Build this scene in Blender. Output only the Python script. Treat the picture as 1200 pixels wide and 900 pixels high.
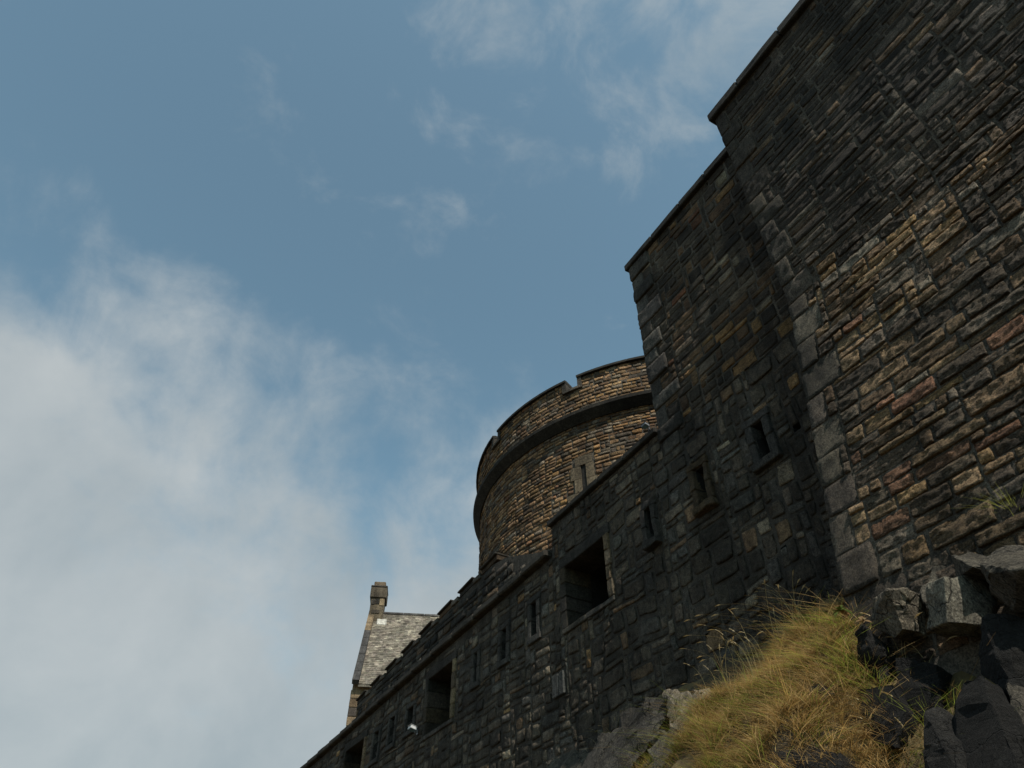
import bpy, bmesh, math, random
import numpy as np
from mathutils import Vector, Matrix, Euler

# ------------------------------------------------------------------ start: camera, sky, sun, exposure
for o in list(bpy.data.objects): bpy.data.objects.remove(o)
scn = bpy.context.scene
C = scn.collection
R = math.radians
EYE = 1.6
F_PX, PITCH, YAW = 821.0, R(42.4), R(29.1)          # photo pixels (1200 wide), looking up, turned right of the wall direction

cam_d = bpy.data.cameras.new('camera'); cam = bpy.data.objects.new('camera', cam_d); C.objects.link(cam)
cam.location = (0, 0, EYE); cam.rotation_euler = (R(90) + PITCH, 0, -YAW)
cam_d.sensor_width = 36; cam_d.lens = 36 * F_PX / 1200; cam_d.clip_start = 0.1; cam_d.clip_end = 9000
scn.camera = cam

SUN_EL, SUN_G = R(52), R(2.8)                        # elevation; angle by which it clears the wall faces
sdir = Vector((-math.sin(SUN_G) * math.cos(SUN_EL), -math.cos(SUN_G) * math.cos(SUN_EL), math.sin(SUN_EL)))
sun_d = bpy.data.lights.new('sun', 'SUN'); sun_d.energy = 5.0; sun_d.angle = R(0.53); sun_d.color = (1, 0.93, 0.82)
sun = bpy.data.objects.new('sun', sun_d); C.objects.link(sun)
sun.rotation_euler = (-sdir).to_track_quat('-Z', 'Y').to_euler(); sun.location = sdir * 60

w = bpy.data.worlds.new('World'); scn.world = w; w.use_nodes = True
nt = w.node_tree; N = nt.nodes; L = nt.links; N.clear()
def nd(tree, kind, **kw):
    n = tree.nodes.new(kind)
    for k, v in kw.items():
        if k.startswith('i_'): n.inputs[k[2:].replace('_', ' ')].default_value = v
        else: setattr(n, k, v)
    return n
def mth(tree, op, a, b=None, clamp=False):
    n = tree.nodes.new('ShaderNodeMath'); n.operation = op; n.use_clamp = clamp
    for i, v in enumerate((a, b)):
        if v is None: continue
        if isinstance(v, (int, float)): n.inputs[i].default_value = v
        else: tree.links.new(v, n.inputs[i])
    return n.outputs[0]
def px_dir(x, y):                                    # photo pixel -> world direction
    X = (x - 600) / F_PX; Y = -(y - 450) / F_PX
    c, s = math.cos(PITCH), math.sin(PITCH)
    dx, dy, dz = X, c - Y * s, s + Y * c
    return np.array([math.cos(YAW) * dx + math.sin(YAW) * dy, -math.sin(YAW) * dx + math.cos(YAW) * dy, dz])
out = nd(nt, 'ShaderNodeOutputWorld'); bg = nd(nt, 'ShaderNodeBackground'); bg.inputs['Strength'].default_value = 0.128
L.new(bg.outputs[0], out.inputs[0])
sky = nd(nt, 'ShaderNodeTexSky'); sky.sky_type = 'NISHITA'; sky.sun_disc = False
sky.sun_elevation = SUN_EL; sky.sun_rotation = math.atan2(sdir.x, sdir.y)
sky.air_density = 1.0; sky.dust_density = 1.2; sky.ozone_density = 1.3; sky.altitude = 100
hs = nd(nt, 'ShaderNodeHueSaturation'); hs.inputs['Saturation'].default_value = 0.84; hs.inputs['Value'].default_value = 1.0
tint = nd(nt, 'ShaderNodeMix', data_type='RGBA', blend_type='MULTIPLY'); tint.inputs[0].default_value = 1; tint.inputs[7].default_value = (0.84, 1.20, 1.02, 1)
L.new(sky.outputs[0], tint.inputs[6]); L.new(tint.outputs[2], hs.inputs['Color'])
tc = nd(nt, 'ShaderNodeTexCoord'); nrm = nd(nt, 'ShaderNodeVectorMath', operation='NORMALIZE'); L.new(tc.outputs['Generated'], nrm.inputs[0])
def halfplane(p, q, side):                           # signed angle from the great circle through two sky directions
    n = np.cross(px_dir(*p), px_dir(*q)); n /= np.linalg.norm(n)
    if n @ px_dir(*side) < 0: n = -n
    v = nd(nt, 'ShaderNodeVectorMath', operation='DOT_PRODUCT'); v.inputs[1].default_value = n
    L.new(nrm.outputs[0], v.inputs[0]); return v.outputs['Value']
def fbm(scale, detail, rough, dist, off):
    m = nd(nt, 'ShaderNodeMapping'); m.inputs['Location'].default_value = off; L.new(nrm.outputs[0], m.inputs[0])
    n = nd(nt, 'ShaderNodeTexNoise'); n.inputs['Scale'].default_value = scale; n.inputs['Detail'].default_value = detail
    n.inputs['Roughness'].default_value = rough; n.inputs['Distortion'].default_value = dist
    L.new(m.outputs[0], n.inputs['Vector']); return n.outputs[0]
n1 = fbm(3.2, 9, 0.56, 0.25, (0.3, 0.1, 0.7)); n2 = fbm(7.5, 8, 0.6, 0.4, (4.1, 2.2, 1.3))
bank_m = halfplane((0, 105), (600, 600), (0, 800))   # cloud bank low on the left
top_m = halfplane((560, 40), (950, 130), (760, -100))  # veil high above the tower
b1 = mth(nt, 'ADD', mth(nt, 'MULTIPLY', bank_m, 2.7), mth(nt, 'MULTIPLY', mth(nt, 'SUBTRACT', n1, 0.5), 2.6))
b1 = mth(nt, 'ADD', b1, mth(nt, 'MULTIPLY', mth(nt, 'SUBTRACT', n2, 0.5), 1.1))
def sm(v, lo, hi):
    r = nd(nt, 'ShaderNodeMapRange', interpolation_type='SMOOTHSTEP'); r.inputs['From Min'].default_value = lo; r.inputs['From Max'].default_value = hi
    L.new(v, r.inputs['Value']); return r.outputs[0]
d1 = mth(nt, 'MULTIPLY', sm(b1, -0.15, 0.82), 0.94)
right_m = halfplane((520, 300), (600, -100), (900, 0))
b2 = mth(nt, 'ADD', mth(nt, 'MULTIPLY', mth(nt, 'MINIMUM', top_m, right_m), 1.7), mth(nt, 'MULTIPLY', mth(nt, 'SUBTRACT', n2, 0.5), 2.6))
b2 = mth(nt, 'ADD', b2, mth(nt, 'MULTIPLY', mth(nt, 'SUBTRACT', n1, 0.5), 0.8))
d2 = mth(nt, 'MULTIPLY', sm(b2, -0.3, 0.7), 0.66)
den = mth(nt, 'MAXIMUM', d1, d2)
mixc = nd(nt, 'ShaderNodeMix', data_type='RGBA'); L.new(den, mixc.inputs['Factor']); L.new(hs.outputs[0], mixc.inputs[6])
n3 = fbm(4.5, 6, 0.55, 0.2, (1.7, 5.2, 0.4))
ccol = nd(nt, 'ShaderNodeValToRGB'); L.new(n3, ccol.inputs[0])
ccol.color_ramp.elements[0].position = 0.3; ccol.color_ramp.elements[0].color = (2.5, 2.92, 3.15, 1)
ccol.color_ramp.elements[1].position = 0.7; ccol.color_ramp.elements[1].color = (3.65, 3.92, 4.0, 1)
L.new(ccol.outputs[0], mixc.inputs[7]); L.new(mixc.outputs[2], bg.inputs['Color'])

vs = scn.view_settings; vs.view_transform = 'Standard'; vs.look = 'None'; vs.exposure = 0.15; vs.gamma = 1; vs.use_curve_mapping = False
scn.render.engine = 'CYCLES'

# ------------------------------------------------------------------ helpers
rng = np.random.default_rng(11); random.seed(5)
def _h(i, j, k, s):
    n = (i * 374761393 + j * 668265263 + k * 2147483647 + s * 1274126177) & 0xffffffff
    n = ((n ^ (n >> 13)) * 1274126177) & 0xffffffff
    n = ((n ^ (n >> 16)) * 2246822519) & 0xffffffff
    return ((n ^ (n >> 15)) & 0xffff) / 32767.5 - 1
def vn(P, s=0):                                      # value noise, -1..1
    P = np.asarray(P, float); I = np.floor(P).astype(np.int64); f = P - I; f = f * f * (3 - 2 * f); r = 0
    for a in (0, 1):
        for b in (0, 1):
            for c in (0, 1):
                wt = (f[..., 0] if a else 1 - f[..., 0]) * (f[..., 1] if b else 1 - f[..., 1]) * (f[..., 2] if c else 1 - f[..., 2])
                r = r + wt * _h(I[..., 0] + a, I[..., 1] + b, I[..., 2] + c, s)
    return r
def fb(P, s=0, o=3):
    P = np.asarray(P, float); return sum(vn(P * 2 ** k, s + k) * 0.5 ** k for k in range(o))

def mesh_obj(name, V, Fc, mat, parent=None, col=None, smooth=False, origin=None):
    V = np.asarray(V, float)
    if origin is None: origin = (V.min(0) + V.max(0)) / 2
    origin = np.asarray(origin, float)
    me = bpy.data.meshes.new(name); me.from_pydata((V - origin).tolist(), [], [tuple(int(i) for i in f) for f in Fc])
    if col is not None:
        at = me.color_attributes.new('Col', 'FLOAT_COLOR', 'POINT')
        c = np.ones((len(V), 4)); c[:, :3] = col; at.data.foreach_set('color', c.ravel())
    if smooth: me.polygons.foreach_set('use_smooth', np.ones(len(me.polygons), bool))
    me.materials.append(mat); me.update()
    o = bpy.data.objects.new(name, me); C.objects.link(o)
    if parent: o.parent = parent; o.location = Vector(origin) - world_loc(parent)
    else: o.location = origin
    return o
def world_loc(o):
    v = o.location.copy()
    while o.parent: o = o.parent; v = v + o.location
    return v
def thing(name, loc, label, cat, group=None):
    o = bpy.data.objects.new(name, None); C.objects.link(o); o.location = loc; o.empty_display_size = 0.3
    o['label'] = label; o['category'] = cat
    if group: o['group'] = group
    return o
def tag(o, label, cat, group=None):
    o['label'] = label; o['category'] = cat
    if group: o['group'] = group
    return o
def box_vf(x0, x1, y0, y1, z0, z1):
    V = [(x0, y0, z0), (x1, y0, z0), (x1, y1, z0), (x0, y1, z0), (x0, y0, z1), (x1, y0, z1), (x1, y1, z1), (x0, y1, z1)]
    return V, [(0, 3, 2, 1), (4, 5, 6, 7), (0, 1, 5, 4), (1, 2, 6, 5), (2, 3, 7, 6), (3, 0, 4, 7)]
def rough_box(name, x0, x1, y0, y1, z0, z1, mat, parent, col, bev=0.012, jit=0.006, fn=None, cuts=2):
    """a worn block: bevelled, subdivided and slightly uneven"""
    bm = bmesh.new(); V, Fc = box_vf(x0, x1, y0, y1, z0, z1); vs_ = [bm.verts.new(v) for v in V]
    for f in Fc: bm.faces.new([vs_[i] for i in f])
    bmesh.ops.bevel(bm, geom=bm.edges[:], offset=min(bev, 0.3 * min(x1 - x0, y1 - y0, z1 - z0)), segments=1, affect='EDGES')
    if cuts: bmesh.ops.subdivide_edges(bm, edges=[e for e in bm.edges if e.calc_length() > 0.1], cuts=cuts, use_grid_fill=True)
    bmesh.ops.recalc_face_normals(bm, faces=bm.faces[:])
    P = np.array([v.co[:] for v in bm.verts]); Fs = [[v.index for v in f.verts] for f in bm.faces]
    bm.verts.index_update(); Fs = [[v.index for v in f.verts] for f in bm.faces]; bm.free()
    P = P + jit * np.stack([fb(P * 5, 1), fb(P * 5, 5), fb(P * 5, 9)], -1)
    if fn: P = fn(P)
    return mesh_obj(name, P, Fs, mat, parent, col)

# ------------------------------------------------------------------ materials
def pmat(name):
    m = bpy.data.materials.new(name); m.use_nodes = True; t = m.node_tree; b = t.nodes['Principled BSDF']
    b.inputs['Roughness'].default_value = 0.92; b.inputs['Specular IOR Level'].default_value = 0.25
    return m, t, b
def noise(t, vec, scale, detail=5, rough=0.6):
    n = t.nodes.new('ShaderNodeTexNoise'); n.inputs['Scale'].default_value = scale; n.inputs['Detail'].default_value = detail; n.inputs['Roughness'].default_value = rough
    t.links.new(vec, n.inputs['Vector']); return n.outputs[0]
def ramp(t, fac, p0, c0, p1, c1):
    r = t.nodes.new('ShaderNodeValToRGB'); t.links.new(fac, r.inputs[0])
    e = r.color_ramp.elements; e[0].position = p0; e[0].color = (*c0, 1); e[1].position = p1; e[1].color = (*c1, 1); return r.outputs[0]
def mixm(t, kind, fac, a, b):
    n = t.nodes.new('ShaderNodeMix'); n.data_type = 'RGBA'; n.blend_type = kind
    for key, v in ((0, fac), (6, a), (7, b)):
        if isinstance(v, (int, float)): n.inputs[key].default_value = v
        elif isinstance(v, tuple): n.inputs[key].default_value = (*v, 1)
        else: t.links.new(v, n.inputs[key])
    return n.outputs[2]
def stone_mat(name, stretch=(1, 1, 1), bump=0.6, bscale=14, attr=True, base=(0.1, 0.1, 0.1), soot=0.55, speck=0.25, dist=0.03, streak=0.6, crack=0):
    m, t, b = pmat(name); g = t.nodes.new('ShaderNodeNewGeometry'); pos = g.outputs['Position']
    mp = t.nodes.new('ShaderNodeMapping'); mp.inputs['Scale'].default_value = stretch; t.links.new(pos, mp.inputs[0]); sv = mp.outputs[0]
    if attr:
        a = t.nodes.new('ShaderNodeAttribute'); a.attribute_name = 'Col'; c = a.outputs['Color']
    else: c = base
    v1 = ramp(t, noise(t, sv, 14, 8, 0.75), 0.32, (0.30, 0.30, 0.31), 0.70, (1.6, 1.57, 1.5))
    c = mixm(t, 'MULTIPLY', 1.0, c, v1)
    v3 = ramp(t, noise(t, pos, 62, 3, 0.7), 0.36, (0.40, 0.39, 0.38), 0.66, (1.75, 1.72, 1.66))
    c = mixm(t, 'MULTIPLY', 0.85, c, v3)
    v2 = ramp(t, noise(t, pos, 1.1, 5, 0.6), 0.38, (1 - soot, 1 - soot, 1 - soot * 0.97), 0.6, (1.1, 1.1, 1.1))
    c = mixm(t, 'MULTIPLY', 0.8, c, v2)
    ms_ = t.nodes.new('ShaderNodeMapping'); ms_.inputs['Scale'].default_value = (1.6, 1.6, 0.22); t.links.new(pos, ms_.inputs[0])
    c = mixm(t, 'MULTIPLY', streak, c, ramp(t, noise(t, ms_.outputs[0], 1.6, 6, 0.65), 0.42, (0.40, 0.39, 0.38), 0.60, (1.12, 1.12, 1.12)))
    crk = None
    if crack:
        wv_ = t.nodes.new('ShaderNodeVectorMath'); wv_.operation = 'MULTIPLY_ADD'; nz = t.nodes.new('ShaderNodeTexNoise'); nz.inputs['Scale'].default_value = 5; nz.inputs['Detail'].default_value = 5; t.links.new(pos, nz.inputs['Vector'])
        t.links.new(nz.outputs['Color'], wv_.inputs[0]); wv_.inputs[1].default_value = (0.35, 0.35, 0.35); t.links.new(sv, wv_.inputs[2])
        vo = t.nodes.new('ShaderNodeTexVoronoi'); vo.feature = 'DISTANCE_TO_EDGE'; vo.inputs['Scale'].default_value = crack; t.links.new(wv_.outputs[0], vo.inputs['Vector'])
        crk = ramp(t, vo.outputs['Distance'], 0.0, (0.12, 0.12, 0.12), 0.018, (1, 1, 1)); c = mixm(t, 'MULTIPLY', 1.0, c, crk)
    sp = ramp(t, noise(t, pos, 38, 4, 0.7), 0.60, (0, 0, 0), 0.74, (speck, speck, speck))
    c = mixm(t, 'MIX', sp, c, (0.30, 0.30, 0.27))
    t.links.new(c, b.inputs['Base Color'])
    h1 = noise(t, sv, bscale, 9, 0.78); h2 = noise(t, pos, bscale * 3.5, 5, 0.75)
    h = mth(t, 'ADD', h1, mth(t, 'MULTIPLY', h2, 0.5))
    if crk is not None: h = mth(t, 'ADD', h, mth(t, 'MULTIPLY', crk, 0.4))
    bp = t.nodes.new('ShaderNodeBump'); bp.inputs['Strength'].default_value = bump; bp.inputs['Distance'].default_value = dist
    t.links.new(h, bp.inputs['Height']); t.links.new(bp.outputs[0], b.inputs['Normal'])
    return m
M = {}
M['rubble'] = stone_mat('rubble_stone', (1, 1, 1), 1.0, 15, dist=0.07)
M['layered'] = stone_mat('layered_sandstone', (1, 0.55, 2.2), 1.0, 14, dist=0.08)
M['dressed'] = stone_mat('dressed_stone', (1, 1, 1), 1.0, 30, soot=0.35, dist=0.07)
M['fine'] = stone_mat('small_tower_stone', (1, 1, 1.6), 1.0, 14, soot=0.4, dist=0.05)
M['mortar'] = stone_mat('mortar', (1, 1, 1), 1.0, 20, attr=False, base=(0.115, 0.102, 0.085), soot=0.6, dist=0.03)
M['dmortar'] = stone_mat('dark_mortar', (1, 1, 1), 1.0, 20, attr=False, base=(0.070, 0.063, 0.054), soot=0.6, dist=0.03)
M['slab'] = stone_mat('dark_slab', (1, 1, 1), 0.6, 16, soot=0.4, dist=0.02)
M['rock'] = stone_mat('crag_rock', (1.5, 1, 0.8), 0.9, 9, soot=0.5, speck=0.3, dist=0.10, crack=2.0)
M['black_rock'] = stone_mat('black_crag_rock', (1.5, 1, 0.8), 1.0, 9, soot=0.5, speck=0.07, dist=0.10, crack=2.6)
M['dark'] = stone_mat('painted_inside_shade', (1, 1, 1), 0.5, 12, attr=False, base=(0.02, 0.019, 0.018))  # near-black colour stands in for the shade inside openings

# ------------------------------------------------------------------ stone laying
def pack(L0, L1, T0, T1, cw, ch, ws, hs_, blocked, course=0.7, rnd=None, maxratio=9):
    nx = int(round((L1 - L0) / cw)); ny = int(round((T1 - T0) / ch)); occ = np.zeros((ny, nx), bool)
    for (a0, a1, t0, t1) in blocked:
        i0, i1 = int(round((a0 - L0) / cw)), int(round((a1 - L0) / cw)); j0, j1 = int(round((t0 - T0) / ch)), int(round((t1 - T0) / ch))
        if i1 > 0 and j1 > 0: occ[max(j0, 0):max(j1, 0), max(i0, 0):max(i1, 0)] = True
    res = []
    for j in range(ny):
        prev = None; i = 0
        while i < nx:
            if occ[j, i]: i += 1; prev = None; continue
            hh = prev if (prev and rnd.random() < course) else int(rnd.choice(hs_))
            ww = int(rnd.choice(ws)); ww = min(ww, hh * maxratio)
            hh = min(hh, ny - j); k = 0
            while k < ww and i + k < nx and not occ[j, i + k]: k += 1
            ww = k
            if i + ww < nx and not occ[j, i + ww] and (i + ww + 1 >= nx or occ[j, i + ww + 1]): ww += 1   # no slivers
            while hh > 1 and occ[j:j + hh, i:i + ww].any(): hh -= 1
            occ[j:j + hh, i:i + ww] = True
            res.append((L0 + i * cw, L0 + (i + ww) * cw, T0 + j * ch, T0 + (j + hh) * ch)); prev = hh; i += ww
    return res

def stone_geo(r, res, rnd, gap=0.012, proud=0.03, rough=0.014, jit=0.14, rnd_k=0.10, strata=1.0, seed=0, tilt=0.10, bev=0.007):
    """front surface grid plus a skirt; returns local (a, t, h) points and faces"""
    a0, a1, t0, t1 = r; gx = gap * rnd.uniform(0.5, 1.2); a0 += gx / 2; a1 -= gx / 2; t0 += gx / 2; t1 -= gx / 2
    W, H = a1 - a0, t1 - t0; mn = min(W, H)
    nx = int(np.clip(round(W / res), 2, 22)); ny = int(np.clip(round(H / res), 2, 10))
    ex, ey = min(0.3, 2 * bev / W), min(0.3, 2 * bev / H)                    # worn arris
    p, q = np.meshgrid(np.r_[-1, np.linspace(-1 + ex, 1 - ex, nx + 1), 1], np.r_[-1, np.linspace(-1 + ey, 1 - ey, ny + 1), 1]); nx += 2; ny += 2
    k = rnd_k * rnd.uniform(0.3, 1.6)
    px_ = p * (1 - k * mn / W * q ** 4); qy = q * (1 - k * mn / H * p ** 4)
    c = rnd.uniform(0, jit, (4, 2)) * mn                                   # corners drawn in
    u, v = (px_ + 1) / 2, (qy + 1) / 2
    A = a0 + u * W + (1 - u) * (1 - v) * c[0, 0] - u * (1 - v) * c[1, 0] - u * v * c[2, 0] + (1 - u) * v * c[3, 0]
    T = t0 + v * H + (1 - u) * (1 - v) * c[0, 1] + u * (1 - v) * c[1, 1] - u * v * c[2, 1] - (1 - u) * v * c[3, 1]
    ed = np.maximum(np.abs(p), np.abs(q))
    base = proud * rnd.uniform(0.2, 1.7)
    P = np.stack([A * 11, T * 11 * strata, np.full_like(A, seed * 0.37)], -1)
    h = base * np.where(ed > 0.99, 0.45, 1 - 0.08 * ed ** 4) + rough * (0.7 * fb(P, 3, 3) + 0.75 * vn(P * 3.6, 13)) * np.where(ed > 0.99, 0.5, 1) + tilt * mn * (p * rnd.uniform(-.5, .5) + q * rnd.uniform(-.6, .4))
    out_w = 0.10 * mn * vn(np.stack([A * 11, T * 11, np.full_like(A, 9.1 + seed)], -1), 7) * (ed > 0.98) * (1 if jit > 0.05 else 0.25)
    A = A - np.sign(p) * np.abs(out_w) * (np.abs(p) > 0.98); T = T - np.sign(q) * np.abs(out_w) * (np.abs(q) > 0.98)
    h = np.maximum(h, 0.002)
    n = (nx + 1) * (ny + 1); idx = np.arange(n).reshape(ny + 1, nx + 1)
    V = np.stack([A.ravel(), T.ravel(), h.ravel()], -1)
    Fc = np.stack([idx[:-1, :-1], idx[:-1, 1:], idx[1:, 1:], idx[1:, :-1]], -1).reshape(-1, 4)
    ring = np.concatenate([idx[0, :], idx[1:, -1], idx[-1, -2::-1], idx[-2:0:-1, 0]])
    S = V[ring].copy(); S[:, 2] = -0.05
    ca = np.array([(a0 + a1) / 2, (t0 + t1) / 2]); S[:, :2] = ca + (S[:, :2] - ca) * 0.99
    m = len(ring); j = n + np.arange(m); jn = np.roll(j, -1); rn = np.roll(ring, -1)
    Fs = np.stack([ring, j, jn, rn], -1)
    return np.concatenate([V, S]), np.concatenate([Fc, Fs])

def project_area(P):
    d = P - np.array([0, 0, EYE]); cy, sy = math.cos(YAW), math.sin(YAW)
    x = cy * d[:, 0] - sy * d[:, 1]; y = sy * d[:, 0] + cy * d[:, 1]
    c, s = math.cos(PITCH), math.sin(PITCH); zf = c * y + s * d[:, 2]; up = -s * y + c * d[:, 2]
    if (zf < 0.2).any(): return 0
    X = 600 + F_PX * x / zf; Y = 450 - F_PX * up / zf
    if X.max() < 0 or X.min() > 1200 or Y.max() < 0 or Y.min() > 900: return 0
    X = X.clip(-20, 1220); Y = Y.clip(-20, 920)
    return 0.5 * abs(np.dot(X, np.roll(Y, 1)) - np.dot(Y, np.roll(X, 1)))

def lay(parent, rects, place, colour, mat, res, keep=300, name='stone', stuff='rubble_fill', **kw):
    """lay stones: the largest in the photo as parts, the rest joined"""
    items = []
    for n, r in enumerate(rects):
        rr = res(r) if callable(res) else res
        V, Fc = stone_geo(r, rr, rng, seed=n % 97, **{k: (v(r) if callable(v) else v) for k, v in kw.items()})
        P = place(V)
        q = place(np.array([(r[0], r[2], 0), (r[1], r[2], 0), (r[1], r[3], 0), (r[0], r[3], 0)], float))
        items.append((project_area(q), P, Fc, colour(r)))
    items.sort(key=lambda t: -t[0])
    for ar, P, Fc, c in items[:keep]: mesh_obj(name, P, Fc, mat, parent, c, smooth=True)
    rest = items[keep:]
    if rest:
        off = 0; Vs, Fs, Cs = [], [], []
        for ar, P, Fc, c in rest:
            Vs.append(P); Fs.append(Fc + off); Cs.append(np.tile(c, (len(P), 1))); off += len(P)
        o = mesh_obj(stuff, np.concatenate(Vs), np.concatenate(Fs), mat, parent, np.concatenate(Cs), smooth=True); o['kind'] = 'stuff'
    return len(items)

def pick(pal, wts):
    wts = np.maximum(np.array(wts, float), 0.02); c = np.array(pal[rng.choice(len(pal), p=wts / wts.sum())])
    return np.clip(c * rng.uniform(0.65, 1.4) * (1 + rng.uniform(-.03, .03, 3)), 0.008, 0.6)

SOOT, DGREY, GREY, PALE = (0.022, 0.0205, 0.018), (0.047, 0.042, 0.036), (0.086, 0.077, 0.066), (0.19, 0.172, 0.145)
OCHRE, TAN, RED, BROWN = (0.25, 0.165, 0.080), (0.26, 0.185, 0.112), (0.24, 0.118, 0.078), (0.125, 0.086, 0.054)

# ------------------------------------------------------------------ ground
def bank0(X, Y):
    z1 = np.interp(Y, [-8, 0, 2.2, 3.1, 3.75, 5, 6.2, 7.6, 10, 11, 13, 16, 30], [3.4, 3.5, 3.5, 3.55, 4.15, 4.1, 3.72, 3.5, 3.1, 2.9, 2.1, 1.2, 0.6])
    zb = np.interp(Y, [-8, 3.5, 7.6, 8.9, 10, 11, 13, 16, 30], [5.0, 5.2, 5.12, 4.85, 4.6, 4.3, 3.0, 2.0, 1.2])
    up = z1 + (zb - z1) * np.clip((X - 5.4) / 1.6, 0, 1)
    dn = z1 - 1.05 * (5.4 - X)
    z = np.where(X > 5.4, up, dn)
    return np.maximum(z, 0.25 * np.log1p(np.exp(np.clip(z * 4, -30, 30))) if False else np.maximum(z, 0))
def bank(X, Y):
    z = bank0(X, Y); P = np.stack([X * 1.6, Y * 1.6, z * 1.6], -1)
    m = np.clip(z / 1.0, 0, 1) * np.clip((7.3 - X) / 0.5, 0, 1)
    return z + m * (0.13 * fb(P, 21, 4) + 0.05 * vn(P * 5, 31) + 0.05 * np.abs(vn(P * 2.6, 35)))
def hit(px_, py_):
    d = px_dir(px_, py_)
    for t in np.arange(1.0, 40, 0.02):
        p = d * t + np.array([0, 0, EYE])
        if p[2] < bank0(p[0], p[1]) or p[0] > 6.95: return p
    return p
xs = np.concatenate([-np.geomspace(2500, 3, 26), np.arange(-2.5, 1.5, 0.25), np.arange(1.5, 7.2, 0.07), [7.25, 7.6, 8.1, 8.2, 9, 12, 20, 40, 70, 100, 160, 300, 700, 2500]])
ys = np.concatenate([-np.geomspace(2500, 9, 22), np.arange(-8, 0, 0.3), np.arange(0, 13, 0.07), np.arange(13, 34, 0.3), np.geomspace(35, 2500, 26)])
GX, GY = np.meshgrid(xs, ys); GZ = bank(GX, GY)
plat = 6.3 * np.clip((GX - 8.1) / 0.1, 0, 1) * np.clip((300 - GX) / 140, 0, 1) * np.clip((GY + 60) / 40, 0, 1) * np.clip((160 - GY) / 60, 0, 1)
GZ = np.where(GX > 8.0, plat, GZ * np.clip((160 - GY) / 120, 0, 1) * np.clip((GY + 60) / 50, 0, 1))
V = np.stack([GX.ravel(), GY.ravel(), GZ.ravel()], -1); ny, nx = GX.shape; ix = np.arange(nx * ny).reshape(ny, nx)
Fc = np.stack([ix[:-1, :-1], ix[:-1, 1:], ix[1:, 1:], ix[1:, :-1]], -1).reshape(-1, 4)
m, t, b = pmat('bank_soil'); g = t.nodes.new('ShaderNodeNewGeometry'); pos = g.outputs['Position']
c = ramp(t, noise(t, pos, 3.5, 8, 0.65), 0.36, (0.018, 0.015, 0.011), 0.66, (0.075, 0.058, 0.034))
c = mixm(t, 'MIX', ramp(t, noise(t, pos, 1.3, 5, 0.6), 0.42, (0, 0, 0), 0.56, (0.8, 0.8, 0.8)), c, (0.13, 0.095, 0.04))
t.links.new(c, b.inputs['Base Color'])
bp = t.nodes.new('ShaderNodeBump'); bp.inputs['Strength'].default_value = 0.9; bp.inputs['Distance'].default_value = 0.06
t.links.new(noise(t, pos, 8, 9, 0.7), bp.inputs['Height']); t.links.new(bp.outputs[0], b.inputs['Normal'])
ground = mesh_obj('ground', V, Fc, m, smooth=True, origin=(0, 0, 0)); ground['kind'] = 'structure'

# ------------------------------------------------------------------ bastion (the near tower with the battered foot)
ZB, KW, KU, YC, XT = 8.44, 0.147, 0.054, 3.46, 6.0
bast = thing('bastion', (6.5, 1.0, 4.0), 'huge dark stone bastion with pale granite corner stones and sloping warm foot', 'tower')
def bpos(V):                                         # (a from the corner, z, h) -> world
    dz = np.clip(ZB - V[:, 1], 0, None)
    return np.stack([XT - KW * dz - V[:, 2], YC + KU * dz - V[:, 0], V[:, 1]], -1)
BT = 13.26                                           # underside of the coping
Vc, Fcs = [], []
zz = [2.5, ZB, BT]
for z in zz:
    dz = max(ZB - z, 0); x0 = XT - KW * dz; y1 = YC + KU * dz
    Vc += [(x0, -6.0, z), (x0, y1, z), (11.0, y1, z), (11.0, -6.0, z)]
for k in (0, 4):
    for i in range(4): Fcs.append((k + i, k + (i + 1) % 4, k + 4 + (i + 1) % 4, k + 4 + i)[::-1])
Fcs += [(8, 9, 10, 11)]
mesh_obj('wall_core', Vc, Fcs, M['mortar'], bast)
# corner stones, alternately long and short, wrapping the corner
z = 3.6; qz = []; k = 0; blocked = []
CHB = 0.045
while z < BT - 0.25:
    h = CHB * int(rng.integers(7, 11)); h = min(h, BT - z)
    if BT - z - h < 0.2: h = BT - z
    ln = 0.045 * int(rng.choice([5, 6]) if k % 2 else rng.choice([8, 9, 11])); 
    if k == 1: ln = 0.63
    qz.append((z, z + h, ln)); blocked.append((0, ln, z, z + h)); z += h; k += 1
for n, (z0, z1, ln) in enumerate(qz):
    V, Fq = stone_geo((0.0, ln, z0, z1), 0.05, rng, gap=0.012, proud=0.02, rough=0.010, jit=0.02, rnd_k=0.04, seed=n, tilt=0.012)
    V[:, 0] = np.where(V[:, 0] < 0.02, V[:, 0] - 0.02, V[:, 0])
    P = bpos(V); dep = np.where(V[:, 2] < -0.02)[0]; P[dep, 0] += 0.30     # the skirt runs back round the corner
    mesh_obj('quoin', P, Fq, M['dressed'], bast, pick([(0.125, 0.108, 0.088), (0.11, 0.095, 0.077)], [1, 1]) * (1.0 if z0 < 8.6 else 0.62) , smooth=True)  # darker above the batter, shade of the upright face put into the colour
rects = pack(0, 8.1, 3.6, BT, 0.045, CHB, [3, 5, 6, 7, 8, 9, 11, 13, 16], [2, 2, 3, 3, 3, 4, 4, 5], blocked, course=0.85, rnd=rng)
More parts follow.
